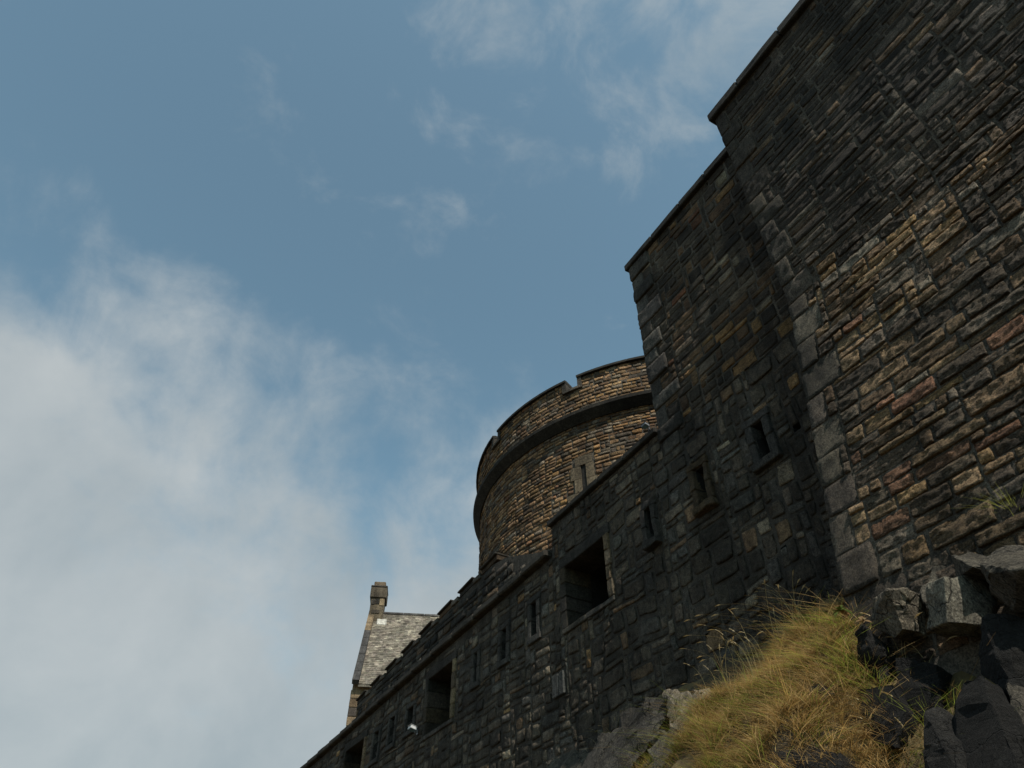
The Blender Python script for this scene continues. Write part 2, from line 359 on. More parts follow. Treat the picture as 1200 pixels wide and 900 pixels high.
def bcol(r):
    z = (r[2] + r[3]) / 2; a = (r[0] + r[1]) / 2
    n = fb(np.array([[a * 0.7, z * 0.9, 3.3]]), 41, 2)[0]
    if z < ZB - 0.3:  # warmer, cleaner foot stone; the sun's contrast is also put into the colour
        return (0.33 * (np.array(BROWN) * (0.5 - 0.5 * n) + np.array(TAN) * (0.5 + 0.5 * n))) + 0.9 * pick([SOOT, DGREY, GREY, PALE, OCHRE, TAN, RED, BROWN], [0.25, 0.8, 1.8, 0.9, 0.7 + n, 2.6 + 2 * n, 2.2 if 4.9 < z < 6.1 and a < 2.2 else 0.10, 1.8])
    return 0.5 * (np.array(DGREY) * (0.6 - 0.4 * n) + np.array(BROWN) * (0.4 + 0.4 * n)) + 0.95 * pick([SOOT, DGREY, GREY, PALE, OCHRE, BROWN, TAN], [2.0, 3.0, 1.3, 0.12, 0.05 + 0.3 * n, 1.0 + n, 0.05])  # darkened palette deepens the shade of the sunless upright face
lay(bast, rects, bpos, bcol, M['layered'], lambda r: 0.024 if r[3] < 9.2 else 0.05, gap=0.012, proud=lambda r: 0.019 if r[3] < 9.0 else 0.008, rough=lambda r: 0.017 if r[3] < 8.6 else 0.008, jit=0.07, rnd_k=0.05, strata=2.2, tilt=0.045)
y = -6.0
def bevslab(parent, x0, x1, y0, y1, z0, z1, col=SOOT, name='coping_slab', jit=0.006): return rough_box(name, x0, x1, y0, y1, z0, z1, M['slab'], parent, np.array(col) * 1.4, 0.02, jit)
while y < YC + 0.06:
    ln = rng.uniform(0.8, 1.15); y1 = min(y + ln, YC + 0.08)
    if YC + 0.08 - y1 < 0.4: y1 = YC + 0.08
    bevslab(bast, XT - 0.10, 11.0, y, y1 - 0.008, BT + 0.002, BT + 0.2); y = y1

# ------------------------------------------------------------------ curtain wall with gun loops and openings
XW = 7.0
cur = thing('curtain_wall', (7.5, 14.0, 3.0), 'long dark rubble curtain wall with narrow slits, square openings and crenellated parapet', 'wall')
def wpos(V): # (Y, z, h)
    P = np.stack([V[:, 0], V[:, 1], np.zeros(len(V))], -1)
    k = 0.05
    return np.stack([XW - V[:, 2] - 0.02 * vn(P * 0.6, 77), V[:, 0] + k * vn(P * 1.7, 71) * V[:, 3] if V.shape[1] > 3 else V[:, 0], V[:, 1]], -1)
def zs(Y): return 8.80 - 0.0275 * (Y - 11.0)        # string course level falls slightly to the far end
# openings: Y0, Y1, z0, z1, depth, surround
OP = [(5.10, 5.30, 7.46, 8.08, 0.75, 'frame'), (6.38, 6.58, 7.42, 8.08, 0.75, 'rough'), (7.68, 7.85, 7.44, 8.05, 0.7, 'hook'),
      (9.10, 10.46, 6.98, 8.20, 1.8, 'big'), (4.55, 4.67, 7.54, 7.65, 0.5, None),
      (11.53, 11.75, 7.26, 7.95, 0.6, 'tall'), (12.79, 13.02, 7.21, 7.87, 0.6, 'tall'), (14.14, 14.31, 7.15, 7.80, 0.6, 'tall'),
      (15.42, 16.86, 6.70, 8.05, 1.0, 'big'), (17.72, 18.14, 7.10, 7.66, 0.6, 'tall'), (19.0, 19.36, 7.07, 7.76, 0.6, 'tall'),
      (20.15, 20.56, 6.97, 7.68, 0.6, 'tall'), (21.35, 23.05, 6.6, 7.78, 1.0, 'big'),
      (24.6, 24.9, 6.9, 7.6, 0.6, 'tall'), (26.2, 26.5, 6.85, 7.55, 0.6, 'tall')]
def core_wall(parent, Y0, Y1, zbot, ztop_fn, ops, X0, X1, mat):
    ysb = sorted(set([Y0, Y1] + [v for o in ops for v in o[:2]])); V, Fc = [], []
    def quad(pts):
        n = len(V); V.extend(pts); Fc.append(tuple(range(n, n + 4)))
    for a, b_ in zip(ysb[:-1], ysb[1:]):
        col = sorted([(o[2], o[3]) for o in ops if o[0] <= a + 1e-6 and o[1] >= b_ - 1e-6]); z = zbot
        for (q0, q1) in col:
            quad([(X0, b_, z), (X0, a, z), (X0, a, q0), (X0, b_, q0)]); z = q1
        quad([(X0, b_, z), (X0, a, z), (X0, a, ztop_fn(a)), (X0, b_, ztop_fn(b_))])
        quad([(X0, b_, ztop_fn(b_)), (X0, a, ztop_fn(a)), (X1, a, ztop_fn(a)), (X1, b_, ztop_fn(b_))])
        quad([(X1, a, zbot), (X1, b_, zbot), (X1, b_, ztop_fn(b_)), (X1, a, ztop_fn(a))])
    for Yk in (Y0, Y1):
        p = [(X0, Yk, zbot), (X1, Yk, zbot), (X1, Yk, ztop_fn(Yk)), (X0, Yk, ztop_fn(Yk))]; quad(p if Yk == Y0 else p[::-1])
    return mesh_obj('wall_core', V, Fc, mat, parent)
ztop = lambda Y: 9.30 if Y <= 10.85 else zs(Y) - 0.17
core_wall(cur, 3.0, 7.215, 2.5, lambda Y: 9.055, [o for o in OP if o[1] < 7.215], XW, 8.3, M['dmortar'])
core_wall(cur, 7.225, 10.85, 2.5, lambda Y: 9.30, [o for o in OP if 7.225 < o[1] < 10.85], XW, 8.3, M['dmortar'])
core_wall(cur, 10.851, 40.0, 0.3, lambda Y: zs(Y) - 0.17, [o for o in OP if o[1] > 10.85], XW, 8.3, M['dmortar'])
blockedA, blockedB = [], []
def dress(name, y0, y1, z0, z1, x0=XW - 0.035, x1=XW + 0.2, col=None, jit=0.008):
    g = 0.006
    return rough_box(name, x0, x1, y0 + g, y1 - g, z0 + g, z1 - g, M['dressed'], cur, col if col is not None else pick([(0.085, 0.08, 0.072), (0.11, 0.10, 0.085)], [1, 1]), 0.014, jit)
def split(v0, v1, n):
    e = np.linspace(v0, v1, n + 1); e[1:-1] += rng.uniform(-.12, .12, n - 1) * (v1 - v0) / n; return list(zip(e[:-1], e[1:]))
for (y0, y1, z0, z1, dp, kind) in OP:
    # the recess itself: inner lining, coloured near-black for its shade
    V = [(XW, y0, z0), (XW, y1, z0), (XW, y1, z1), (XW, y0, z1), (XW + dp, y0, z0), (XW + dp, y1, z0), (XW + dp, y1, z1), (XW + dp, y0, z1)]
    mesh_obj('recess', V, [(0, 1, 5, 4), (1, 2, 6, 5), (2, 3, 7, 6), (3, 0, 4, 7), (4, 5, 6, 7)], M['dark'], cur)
    bl = blockedA if y1 < 10.85 else blockedB
    if kind is None: bl.append((y0 - 0.02, y1 + 0.02, z0 - 0.02, z1 + 0.02)); continue
    if kind == 'big':
        bl.append((y0 - 0.20, y1 + 0.20, z0 - 0.10, z1 + 0.22))
        for (a, b_) in split(z0, z1, 4):                      # far jamb blocks run back into the opening; near jamb coloured brighter to look sunlit
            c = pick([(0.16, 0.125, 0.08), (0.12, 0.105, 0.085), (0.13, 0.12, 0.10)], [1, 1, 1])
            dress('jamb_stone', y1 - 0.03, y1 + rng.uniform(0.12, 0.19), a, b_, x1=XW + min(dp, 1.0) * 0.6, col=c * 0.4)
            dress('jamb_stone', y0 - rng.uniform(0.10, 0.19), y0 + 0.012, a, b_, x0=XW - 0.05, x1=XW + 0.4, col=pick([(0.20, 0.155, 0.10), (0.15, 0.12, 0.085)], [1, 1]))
        dress('lintel', y0 - 0.18, y1 + 0.18, z1 - 0.02, z1 + 0.21, x1=XW + 0.6, col=pick([(0.06, 0.056, 0.05)], [1]))
        for (a, b_) in split(y0 - 0.15, y1 + 0.15, 2): dress('sill', a, b_, z0 - 0.10, z0 + 0.01, x0=XW - 0.045, x1=XW + 0.5)
    else:
        sw = {'frame': 0.17, 'rough': 0.14, 'hook': 0.12, 'tall': 0.15}[kind]; bl.append((y0 - sw, y1 + sw, z0 - 0.15, z1 + 0.15))
        pr = {'frame': 0.06, 'rough': 0.08, 'hook': 0.09, 'tall': 0.04}[kind]; jt = 0.03 if kind in ('rough', 'hook') else 0.008
        c = np.array((0.075, 0.072, 0.068)) if kind != 'rough' else np.array((0.12, 0.09, 0.055))
        for s in (0, 1):
            for (a, b_) in split(z0 - 0.004, z1 + 0.004, 2):
                wd = sw * rng.uniform(0.8, 1.0)
                q = (y0 - wd, y0 + 0.006) if s == 0 else (y1 - 0.006, y1 + wd)
                dress('jamb_stone', q[0], q[1], a, b_, x0=XW - pr, col=c * rng.uniform(0.8, 1.25), jit=jt)
        dress('lintel', y0 - sw, y1 + sw, z1, z1 + 0.14, x0=XW - pr * 0.8, col=c * rng.uniform(0.8, 1.2), jit=jt)
        dress('sill', y0 - sw, y1 + sw, z0 - 0.14, z0, x0=XW - pr * 1.5, col=c * (1.4 if kind == 'rough' else 1.0), jit=jt)
# a blocked-up slit low in the wall
for (a, b_) in ((10.62, 10.80), (10.80, 11.02)): dress('blocking_slab', a, b_, 5.86, 6.27, x0=XW - 0.05, col=np.array((0.10, 0.105, 0.105)))
blockedA.append((10.55, 10.9, 5.84, 6.3)); blockedB.append((10.8, 11.05, 5.84, 6.3))
cellw, cellh = 0.05, 0.05
rA = pack(3.0, 10.875, 4.2, 9.3, cellw, cellh, [3, 5, 6, 8, 9, 11, 12], [2, 2, 3, 4, 5, 6, 7], blockedA + [(3.0, 7.2, 9.1, 9.4)], course=0.45, rnd=rng)
rB = pack(10.875, 34.05, 1.5, 8.64, cellw, cellh, [4, 6, 7, 9, 11, 12, 14], [2, 3, 4, 4, 5, 6], blockedB, course=0.5, rnd=rng)
rB = [r for r in rB if (r[2] > bank0(np.array(XW), np.array(r[0])) - 0.4) and r[3] < zs(r[1]) - 0.15]
def wcol(r):
    n = fb(np.array([[r[0] * 0.5, r[2] * 0.7, 8.3]]), 44, 2)[0]
    return 0.55 * np.array((0.078, 0.067, 0.054)) + np.array((1.35, 1.26, 1.13)) * pick([SOOT, DGREY, GREY, PALE, OCHRE, BROWN, (0.062, 0.065, 0.067)], [2.0, 3.0, 2.4, 0.30, 0.02, 0.5, 1.2])
def wplace(V):
    P = np.stack([V[:, 0], V[:, 1], np.zeros(len(V))], -1)
    return np.stack([XW - V[:, 2], V[:, 0] + 0.03 * vn(P * 1.9, 71), V[:, 1] + 0.035 * vn(P * 1.9, 72)], -1)
lay(cur, rA + rB, wplace, wcol, M['rubble'], lambda r: 0.05 if r[0] < 9 else (0.07 if r[0] < 14 else 0.11), gap=0.010, proud=0.013, rough=0.016, jit=0.15, rnd_k=0.06, tilt=0.06, bev=0.008)
# near coping, string course, parapet
y = 7.24
while y < 10.85:
    y1 = min(y + rng.uniform(0.7, 1.0), 10.92)
    if 10.92 - y1 < 0.35: y1 = 10.92
    bevslab(cur, XW - 0.10, 8.35, y, y1 - 0.008, 9.302, 9.43); y = y1
y = 10.94
while y < 40:
    y1 = min(y + rng.uniform(0.9, 1.3), 40)
    rough_box('string_course_slab', XW - 0.16, XW + 0.5, y, y1 - 0.008, zs(y) - 0.168, zs(y) - 0.005, M['slab'], cur, np.array(DGREY), 0.03, 0.006); y = y1
def zp(Y): return 9.86 - 0.072 * (Y - 14.1) if Y < 23 else 9.22 - 0.03 * (Y - 23)
ptop = lambda Y: zs(Y) + (zp(Y) - 0.2 - zs(Y)) * min(1, max(0.04, (Y - 11.0) / 2.3))
for q in np.arange(11.0, 22.4, 0.65): core_wall(cur, q, q + 0.65, 8.2, ptop, [], XW + 0.03, XW + 0.38, M['dmortar'])
rP = pack(11.0, 22.65, 8.5, 9.7, 0.05, 0.06, [5, 7, 9, 11], [2, 3, 4], [], course=0.9, rnd=rng)
rP = [r for r in rP if r[2] > zs(r[0]) - 0.02 and r[3] < min(ptop(r[0]), ptop(r[1])) + 0.01]
lay(cur, rP, lambda V: np.stack([XW + 0.03 - V[:, 2], V[:, 0], V[:, 1]], -1), lambda r: pick([SOOT, DGREY, GREY, BROWN], [1.5, 3, 2, 1.2]), M['rubble'], 0.12, keep=0, stuff='parapet_stones', gap=0.016, proud=0.02, rough=0.008, jit=0.08)
def shear(ym):
    return lambda P: P + np.stack([P[:, 0] * 0, P[:, 0] * 0, -0.072 * (P[:, 1] - ym)], -1)
y = 13.35
while y < 22.3:
    ln = 0.80; zt = zp(y + ln / 2)
    mer = rough_box('merlon', XW + 0.025, XW + 0.385, y, y + ln, zp(y) - 0.205, zt - 0.05, M['rubble'], cur, pick([SOOT, DGREY, BROWN], [1, 3, 1]), 0.012, 0.006, fn=shear(y + ln / 2))
    o = rough_box('coping_slab', XW - 0.04, XW + 0.44, y - 0.015, y + ln + 0.015, zt - 0.05, zt, M['slab'], mer, np.array(DGREY), 0.02, 0.004, fn=shear(y + ln / 2))
    if y < 21.5: o = rough_box('crenel_sill', XW - 0.02, XW + 0.42, y + ln + 0.02, y + ln + 0.41, zp(y + ln) - 0.24, zp(y + ln) - 0.11, M['slab'], cur, np.array(GREY), 0.015, 0.004)
    y += 1.23

# ------------------------------------------------------------------ high wall block standing on the near end of the curtain wall
hiw = thing('high_wall', (7.6, 5.0, 9.06), 'tall brown-stained wall block with dark thin coping rising beside the bastion', 'wall')
HT = 13.86; YH = 7.22
V, Fq = box_vf(XW, 11.0, 3.0, YH, 9.06, HT); mesh_obj('wall_core', V, Fq, M['mortar'], hiw)
z = 9.06; k = 0; bl = []
while z < HT - 0.01:
    h = 0.06 * int(rng.integers(5, 8)); h = min(h, HT - z)
    if HT - z - h < 0.2: h = HT - z
    ln = 0.09 * (rng.integers(3, 5) if k % 2 else rng.integers(6, 9))
    V, Fq = stone_geo((YH - ln, YH, z, z + h), 0.06, rng, gap=0.012, proud=0.03, rough=0.008, jit=0.02, rnd_k=0.04, seed=k, tilt=0.02)
    V[:, 0] = np.where(V[:, 0] > YH - 0.02, V[:, 0] + 0.02, V[:, 0])
    P = np.stack([XW - V[:, 2], V[:, 0], V[:, 1]], -1); P[V[:, 2] < -0.02, 0] += 0.3
    mesh_obj('quoin', P, Fq, M['dressed'], hiw, pick([(0.10, 0.095, 0.088), (0.075, 0.07, 0.062)], [1, 1]), smooth=True)
    bl.append((YH - ln, YH, z, z + h)); z += h; k += 1
rH = pack(3.0, 7.23, 9.06, HT, 0.045, 0.06, [4, 5, 7, 8, 10, 12, 14], [2, 2, 3, 3, 4, 5], bl, course=0.7, rnd=rng)
def hcol(r):
    n = fb(np.array([[r[0] * 0.6, r[2] * 1.1, 5.3]]), 47, 2)[0]
    return np.array((0.022, 0.017, 0.012)) + np.array((1.3, 1.2, 1.05)) * pick([SOOT, DGREY, GREY, PALE, OCHRE, BROWN, (0.16, 0.075, 0.04)], [1.4, 2.4, 1.4, 0.2, 0.35 + 1.6 * n, 1.5 + 1.5 * n, 0.1 + 1.0 * n])
lay(hiw, rH, lambda V: np.stack([XW - V[:, 2], V[:, 0], V[:, 1]], -1), hcol, M['layered'], 0.06, gap=0.014, proud=0.010, rough=0.010, jit=0.08, rnd_k=0.06, strata=1.8, tilt=0.06)
y = 3.0
while y < YH:
    y1 = min(y + rng.uniform(0.7, 1.0), YH + 0.09)
    if YH + 0.09 - y1 < 0.35: y1 = YH + 0.09
    bevslab(hiw, XW - 0.10, 11.0, y, y1 - 0.008, HT + 0.002, HT + 0.17); y = y1

# ------------------------------------------------------------------ round tower
TX, TY, ZR = 13.571, 14.02, 12.8 + EYE               # axis (X, Y) and height of the rim
RD, RP = 5.99, 6.10                                  # drum and parapet radii
rt = thing('round_tower', (TX, TY, 6.3), 'round sandstone tower with notched parapet and dark ring moulding', 'tower')
def cylp(Rad):
    def f(V):                                        # a = arc length at radius 6, angle 0 faces the wall side, negative towards the camera
        th = V[:, 0] / 6.0; r = Rad + V[:, 2]
        return np.stack([TX - r * np.cos(th), TY + r * np.sin(th), V[:, 1]], -1)
    return f
def ring(name, prof, mat, parent, col, n=144, a0=-math.pi, a1=math.pi):
    full = abs(a1 - a0 - 2 * math.pi) < 1e-6; m_ = n if full else n + 1
    th = np.linspace(a0, a1, n + 1)[:m_]; k = len(prof); V = []
    for t_ in th:
        for (r, z) in prof: V.append((TX - r * math.cos(t_), TY + r * math.sin(t_), z))
    Fq = []
    for i in range(n):
        j = (i + 1) % m_
        for q in range(k): Fq.append((i * k + q, i * k + (q + 1) % k, j * k + (q + 1) % k, j * k + q))
    if not full: Fq += [tuple(range(k))[::-1], tuple((m_ - 1) * k + q for q in range(k))]
    return mesh_obj(name, V, Fq, mat, parent, col)
ZL = 0.905 * 12.8 + EYE                              # top of the ring moulding
SL = (-28.1, -26.7, 10.5, 11.58)                     # arrow slit: angles and heights
ring('drum_core', [(RD, 5.0), (RD, ZL - 0.3), (RD - 0.7, ZL - 0.3), (RD - 0.7, 5.0)], M['mortar'], rt, (.1, .1, .1))
ring('parapet_core', [(RP, ZL - 0.02), (RP, ZR - 0.47), (RP - 0.5, ZR - 0.47), (RP - 0.5, ZL - 0.02)], M['mortar'], rt, (.1, .1, .1))
# ring moulding in segments
na = 30
for i in range(na):
    a0 = -math.pi + 2 * math.pi * i / na; a1 = a0 + 2 * math.pi / na - 0.0012
    ring('ring_moulding_block', [(RD - 0.1, ZL - 0.34), (RD + 0.05, ZL - 0.34), (RP + 0.13, ZL - 0.14), (RP + 0.14, ZL - 0.05), (RP + 0.02, ZL), (RP - 0.2, ZL)], M['slab'], rt, np.array(SOOT) * rng.uniform(0.9, 1.4), 6, a0, a1)
def aL(deg): return math.radians(deg) * 6.0
slit = (aL(SL[0]), aL(SL[1]), SL[2], SL[3])
surr = [(slit[0] - 0.22, slit[1] + 0.22, 10.3, 11.86)]
rD = pack(aL(-115), aL(62), 8.0, ZL - 0.34, 0.04, 0.045, [3, 5, 6, 7, 8, 10], [2, 2, 2, 3, 3], surr, course=0.85, rnd=rng)
def tcol(r):
    n = fb(np.array([[r[0] * 0.45, r[2] * 0.8, 2.3]]), 49, 2)[0]
    return np.array((1.06, 0.96, 0.88)) * pick([DGREY, GREY, PALE, OCHRE, TAN, BROWN, (0.22, 0.13, 0.08)], [0.25, 0.8, 1.4, 0.8 + n, 4.0, 1.6, 0.12 + 0.5 * n])
lay(rt, rD, cylp(RD), tcol, M['fine'], 0.07, gap=0.013, proud=0.016, rough=0.011, jit=0.09)
notches = [(-28.6, -24.7), (1.2, 4.5), (32, 35.5), (-58, -54.2), (-88, -84.2)]
nb = [(aL(a), aL(b_), ZR - 0.50, ZR) for a, b_ in notches]
rPp = pack(aL(-115), aL(62), ZL, ZR - 0.10, 0.04, 0.0565, [3, 5, 6, 7, 9], [2, 2, 2, 3], nb, course=0.85, rnd=rng)
lay(rt, rPp, cylp(RP), tcol, M['fine'], 0.07, keep=0, stuff='parapet_stones', gap=0.013, proud=0.015, rough=0.011, jit=0.09)
edges = sorted(notches); rest = [(edges[i][1], edges[i + 1][0]) for i in range(len(edges) - 1)] + [(edges[-1][1], 360 + edges[0][0])]
for (a, b_) in rest:
    n = max(4, int((b_ - a) / 2.5))
    mer = ring('merlon', [(RP, ZR - 0.475), (RP, ZR - 0.10), (RP - 0.5, ZR - 0.10), (RP - 0.5, ZR - 0.475)], M['mortar'], rt, (.1, .1, .1), n, R(a), R(b_))
    k = max(1, int((b_ - a) / 9)); e = np.linspace(a - 0.4, b_ + 0.4, k + 1)
    for q0, q1 in zip(e[:-1], e[1:]):
        ring('coping_slab', [(RP - 0.56, ZR - 0.098), (RP + 0.09, ZR - 0.098), (RP + 0.09, ZR - 0.03), (RP, ZR), (RP - 0.56, ZR)], M['slab'], mer, np.array(SOOT) * rng.uniform(0.9, 1.4), max(3, int((q1 - q0) / 2.5)), R(q0 + 0.03), R(q1 - 0.03))
    for q, sgn in ((a, 1), (b_, -1)):                # dark returns up the notch sides
        if -70 < q < 40: ring('notch_jamb', [(RP - 0.5, ZR - 0.46), (RP + 0.06, ZR - 0.46), (RP + 0.06, ZR - 0.10), (RP - 0.5, ZR - 0.10)], M['slab'], mer, np.array(DGREY), 2, R(min(q, q + sgn * 1.1) - (0.3 if sgn > 0 else -0.3)), R(max(q, q + sgn * 1.1) - (0.3 if sgn > 0 else -0.3)))
for (a, b_) in notches:
    if -70 < a < 40: ring('notch_sill', [(RP - 0.5, ZR - 0.472), (RP + 0.08, ZR - 0.472), (RP + 0.08, ZR - 0.40), (RP - 0.5, ZR - 0.40)], M['slab'], rt, np.array(GREY), 4, R(a - 0.4), R(b_ + 0.4))
# arrow slit with smooth dressed blocks
def tblock(name, a0, a1, z0, z1, col, d=0.045):
    ring(name, [(RD - 0.3, z0 + 0.006), (RD + d, z0 + 0.006), (RD + d, z1 - 0.006), (RD - 0.3, z1 - 0.006)], M['dressed'], rt, np.array(col) * rng.uniform(0.85, 1.15), 3, a0 / 6, a1 / 6)
TC = (0.15, 0.125, 0.088)
s0, s1, sz0, sz1 = slit
tblock('lintel', s0 - 0.16, s1 + 0.14, sz1, sz1 + 0.27, TC)
tblock('jamb_stone', s0 - 0.2, s0, sz1 - 0.42, sz1, TC); tblock('jamb_stone', s1, s1 + 0.28, sz1 - 0.36, sz1, TC)
tblock('jamb_stone', s0 - 0.28, s0, sz1 - 0.84, sz1 - 0.42, TC); tblock('jamb_stone', s1, s1 + 0.18, sz1 - 0.74, sz1 - 0.36, TC)
tblock('jamb_stone', s0 - 0.28, s0, sz0, sz1 - 0.84, TC); tblock('jamb_stone', s1, s1 + 0.40, sz0, sz1 - 0.74, TC)
tblock('sill', s0 - 0.3, s1 + 0.3, sz0 - 0.2, sz0, TC)
ring('slit_shade_strip', [(RD - 0.02, sz0), (RD + 0.004, sz0), (RD + 0.004, sz1), (RD - 0.02, sz1)], M['dark'], rt, (.02, .02, .02), 2, s0 / 6, s1 / 6)  # dark strip on the uncut drum, painted for the shade in the slit

# ------------------------------------------------------------------ far house with slate roof and chimney
ha = R(-22.4); K, EZ = 5.0, 16.36 + EYE
hp = np.array([14.0, 45.5]) - 0.35 * np.array([math.cos(ha), math.sin(ha)]); hx = np.array([math.cos(ha), math.sin(ha)]); hy = np.array([-math.sin(ha), math.cos(ha)])
RZ = EZ + 6.9
house = thing('gabled_house', (hp[0], hp[1], 6.3), 'gabled stone house beyond the parapet with pale grey slate roof and tall chimney', 'house')
def hpos(V):                                         # local x along the ridge, y from eave to ridge
    V = np.asarray(V, float); xy = hp + V[:, :1] * hx + V[:, 1:2] * hy
    return np.column_stack([xy, V[:, 2]])
M['hwall'] = stone_mat('house_stone', (1, 1, 1.5), 0.6, 5, attr=False, base=(0.24, 0.18, 0.115), soot=0.4, dist=0.04)
V = [(-.06, 0.25, 5), (14, 0.25, 5), (14, 9.75, 5), (-.06, 9.75, 5), (-.06, 0.25, EZ), (14, 0.25, EZ), (14, 9.75, EZ), (-.06, 9.75, EZ), (-.06, 5, RZ - 0.12), (14, 5, RZ - 0.12)]
mesh_obj('wall', hpos(V), [(0, 1, 5, 4), (1, 2, 6, 5), (2, 3, 7, 6), (3, 0, 4, 8, 7), (5, 6, 9), (4, 5, 9, 8), (6, 7, 8, 9)][0:5], M['hwall'], house)
roof_m = stone_mat('slate', (1, 1, 1), 0.5, 8, soot=0.45, dist=0.02)
V = [(0.3, -0.1, EZ - 0.15), (14.1, -0.1, EZ - 0.15), (14.1, 5, RZ), (0.3, 5, RZ), (0.3, 10.1, EZ - 0.15), (14.1, 10.1, EZ - 0.15), (0.3, -0.1, EZ - 0.32), (14.1, -0.1, EZ - 0.32), (14.1, 10.1, EZ - 0.32), (0.3, 10.1, EZ - 0.32), (0.3, 5, RZ - 0.2), (14.1, 5, RZ - 0.2)]
roof = mesh_obj('roof', hpos(V), [(0, 1, 2, 3), (3, 2, 5, 4), (0, 6, 7, 1), (4, 5, 8, 9), (0, 3, 10, 6), (3, 4, 9, 10), (6, 10, 11, 7), (10, 9, 8, 11)], roof_m, house, (0.16, 0.15, 0.13))
sv, sf, sc = [], [], []
rowsN = 42; sl = np.array([5.1, RZ - EZ + 0.15]); Ls = np.linalg.norm(sl); sl = sl / Ls; nrm2 = np.array([-sl[1], sl[0]])
for i in range(rowsN):
    d0 = Ls * i / rowsN; x = 0.32 - (i % 2) * 0.12
    while x < 11:
        wdt = rng.uniform(0.2, 0.34); a = max(x, 0.32); b2_ = x + wdt - 0.012; d1 = d0 + Ls / rowsN * 1.25; lift = rng.uniform(0.018, 0.045)
        pts = []
        for xx in (a, b2_):
            for (dd, hh) in ((d0 + rng.uniform(-.015, .015), lift), (d1, 0.008), (d0, 0.0)):
                yz = np.array([-0.1, EZ - 0.15]) + sl * dd + nrm2 * hh; pts.append((xx, yz[0], yz[1]))
        n = len(sv); sv += pts; sf += [(n, n + 3, n + 4, n + 1), (n + 2, n + 5, n + 3, n), (n, n + 1, n + 2), (n + 3, n + 5, n + 4)]
        cc = pick([(0.19, 0.175, 0.15), (0.17, 0.157, 0.135), (0.21, 0.195, 0.165), (0.13, 0.12, 0.10)], [3, 2, 1.5, 0.4]); sc += [cc] * 6; x += wdt
o = mesh_obj('slates', hpos(sv), sf, roof_m, roof, np.array(sc)); o['kind'] = 'stuff'
def hbox(name, x0, x1, y0, y1, z0, z1, mat, col, parent=house, bev=0.03, jit=0.01): return rough_box(name, x0, x1, y0, y1, z0, z1, mat, parent, np.array(col), bev, jit, fn=hpos, cuts=1)
for i in range(5): hbox('ridge_tile', 0.9 + i * 1.6, 2.48 + i * 1.6, 4.85, 5.15, RZ - 0.08, RZ + 0.09, M['slab'], (0.10, 0.10, 0.105), roof)
# raised gable skew, slab by slab up the slope
for i in range(9):
    f0, f1 = i / 9, (i + 1) / 9 - 0.004
    P = []
    for f in (f0, f1):
        y0, z0 = -0.15 + 5.15 * f, EZ - 0.2 + (RZ - EZ + 0.2) * f
        P += [(-0.1, y0, z0), (0.34, y0, z0), (0.34, y0 - 0.2, z0 + 0.22), (-0.1, y0 - 0.2, z0 + 0.22)]
    mesh_obj('skew_slab', hpos(P), [(0, 3, 2, 1), (4, 5, 6, 7), (0, 1, 5, 4), (1, 2, 6, 5), (2, 3, 7, 6), (3, 0, 4, 7)], M['slab'], house, np.array((0.05, 0.05, 0.052)) if i < 6 else np.array((0.17, 0.13, 0.085)))
hbox('lead_flashing', 0.62, 1.35, 4.02, 4.30, RZ - 1.32, RZ - 0.86, M['slab'], (0.62, 0.62, 0.60))
for z in np.arange(EZ - 7, EZ - 0.5, 0.55):
    hbox('quoin', -0.12, 0.9 if int(z * 2) % 2 else 0.5, 0.2, 0.6, z, z + 0.52, M['dressed'], pick([(0.30, 0.21, 0.12), (0.24, 0.18, 0.12), (0.10, 0.09, 0.08)], [3, 2, 1]))
ch = hbox('chimney', -0.06, 0.98, 4.3, 5.7, RZ - 1.6, RZ + 1.75, M['dressed'], (0.15, 0.125, 0.09))
for (za, zb_, e, cl) in ((RZ + 1.75, RZ + 1.90, 0.12, (0.06, 0.055, 0.05)), (RZ + 1.90, RZ + 2.3, -0.08, (0.14, 0.11, 0.08))):
    rough_box('chimney_cap', -0.06 - e, 0.98 + e, 4.3 - e, 5.7 + e, za, zb_, M['dressed'], ch, np.array(cl), 0.05, 0.01, fn=hpos, cuts=1)
rough_box('chimney_head', -0.17, 1.09, 4.19, 5.81, RZ + 0.9, RZ + 1.745, M['dressed'], ch, np.array((0.10, 0.085, 0.065)), 0.05, 0.01, fn=hpos, cuts=1)
for (x0, x1, z0, z1, cl) in ((0.0, 0.28, 0.35, 0.75, (0.06, 0.055, 0.05)), (0.62, 0.97, 0.3, 0.85, (0.34, 0.27, 0.18)), (0.3, 0.6, 0.4, 0.8, (0.04, 0.038, 0.035)), (0.1, 0.7, -0.35, -0.05, (0.07, 0.06, 0.05))):
    rough_box('chimney_stone', x0, x1, 4.26, 4.4, RZ + z0, RZ + z1, M['dressed'], ch, np.array(cl), 0.02, 0.01, fn=hpos, cuts=0)

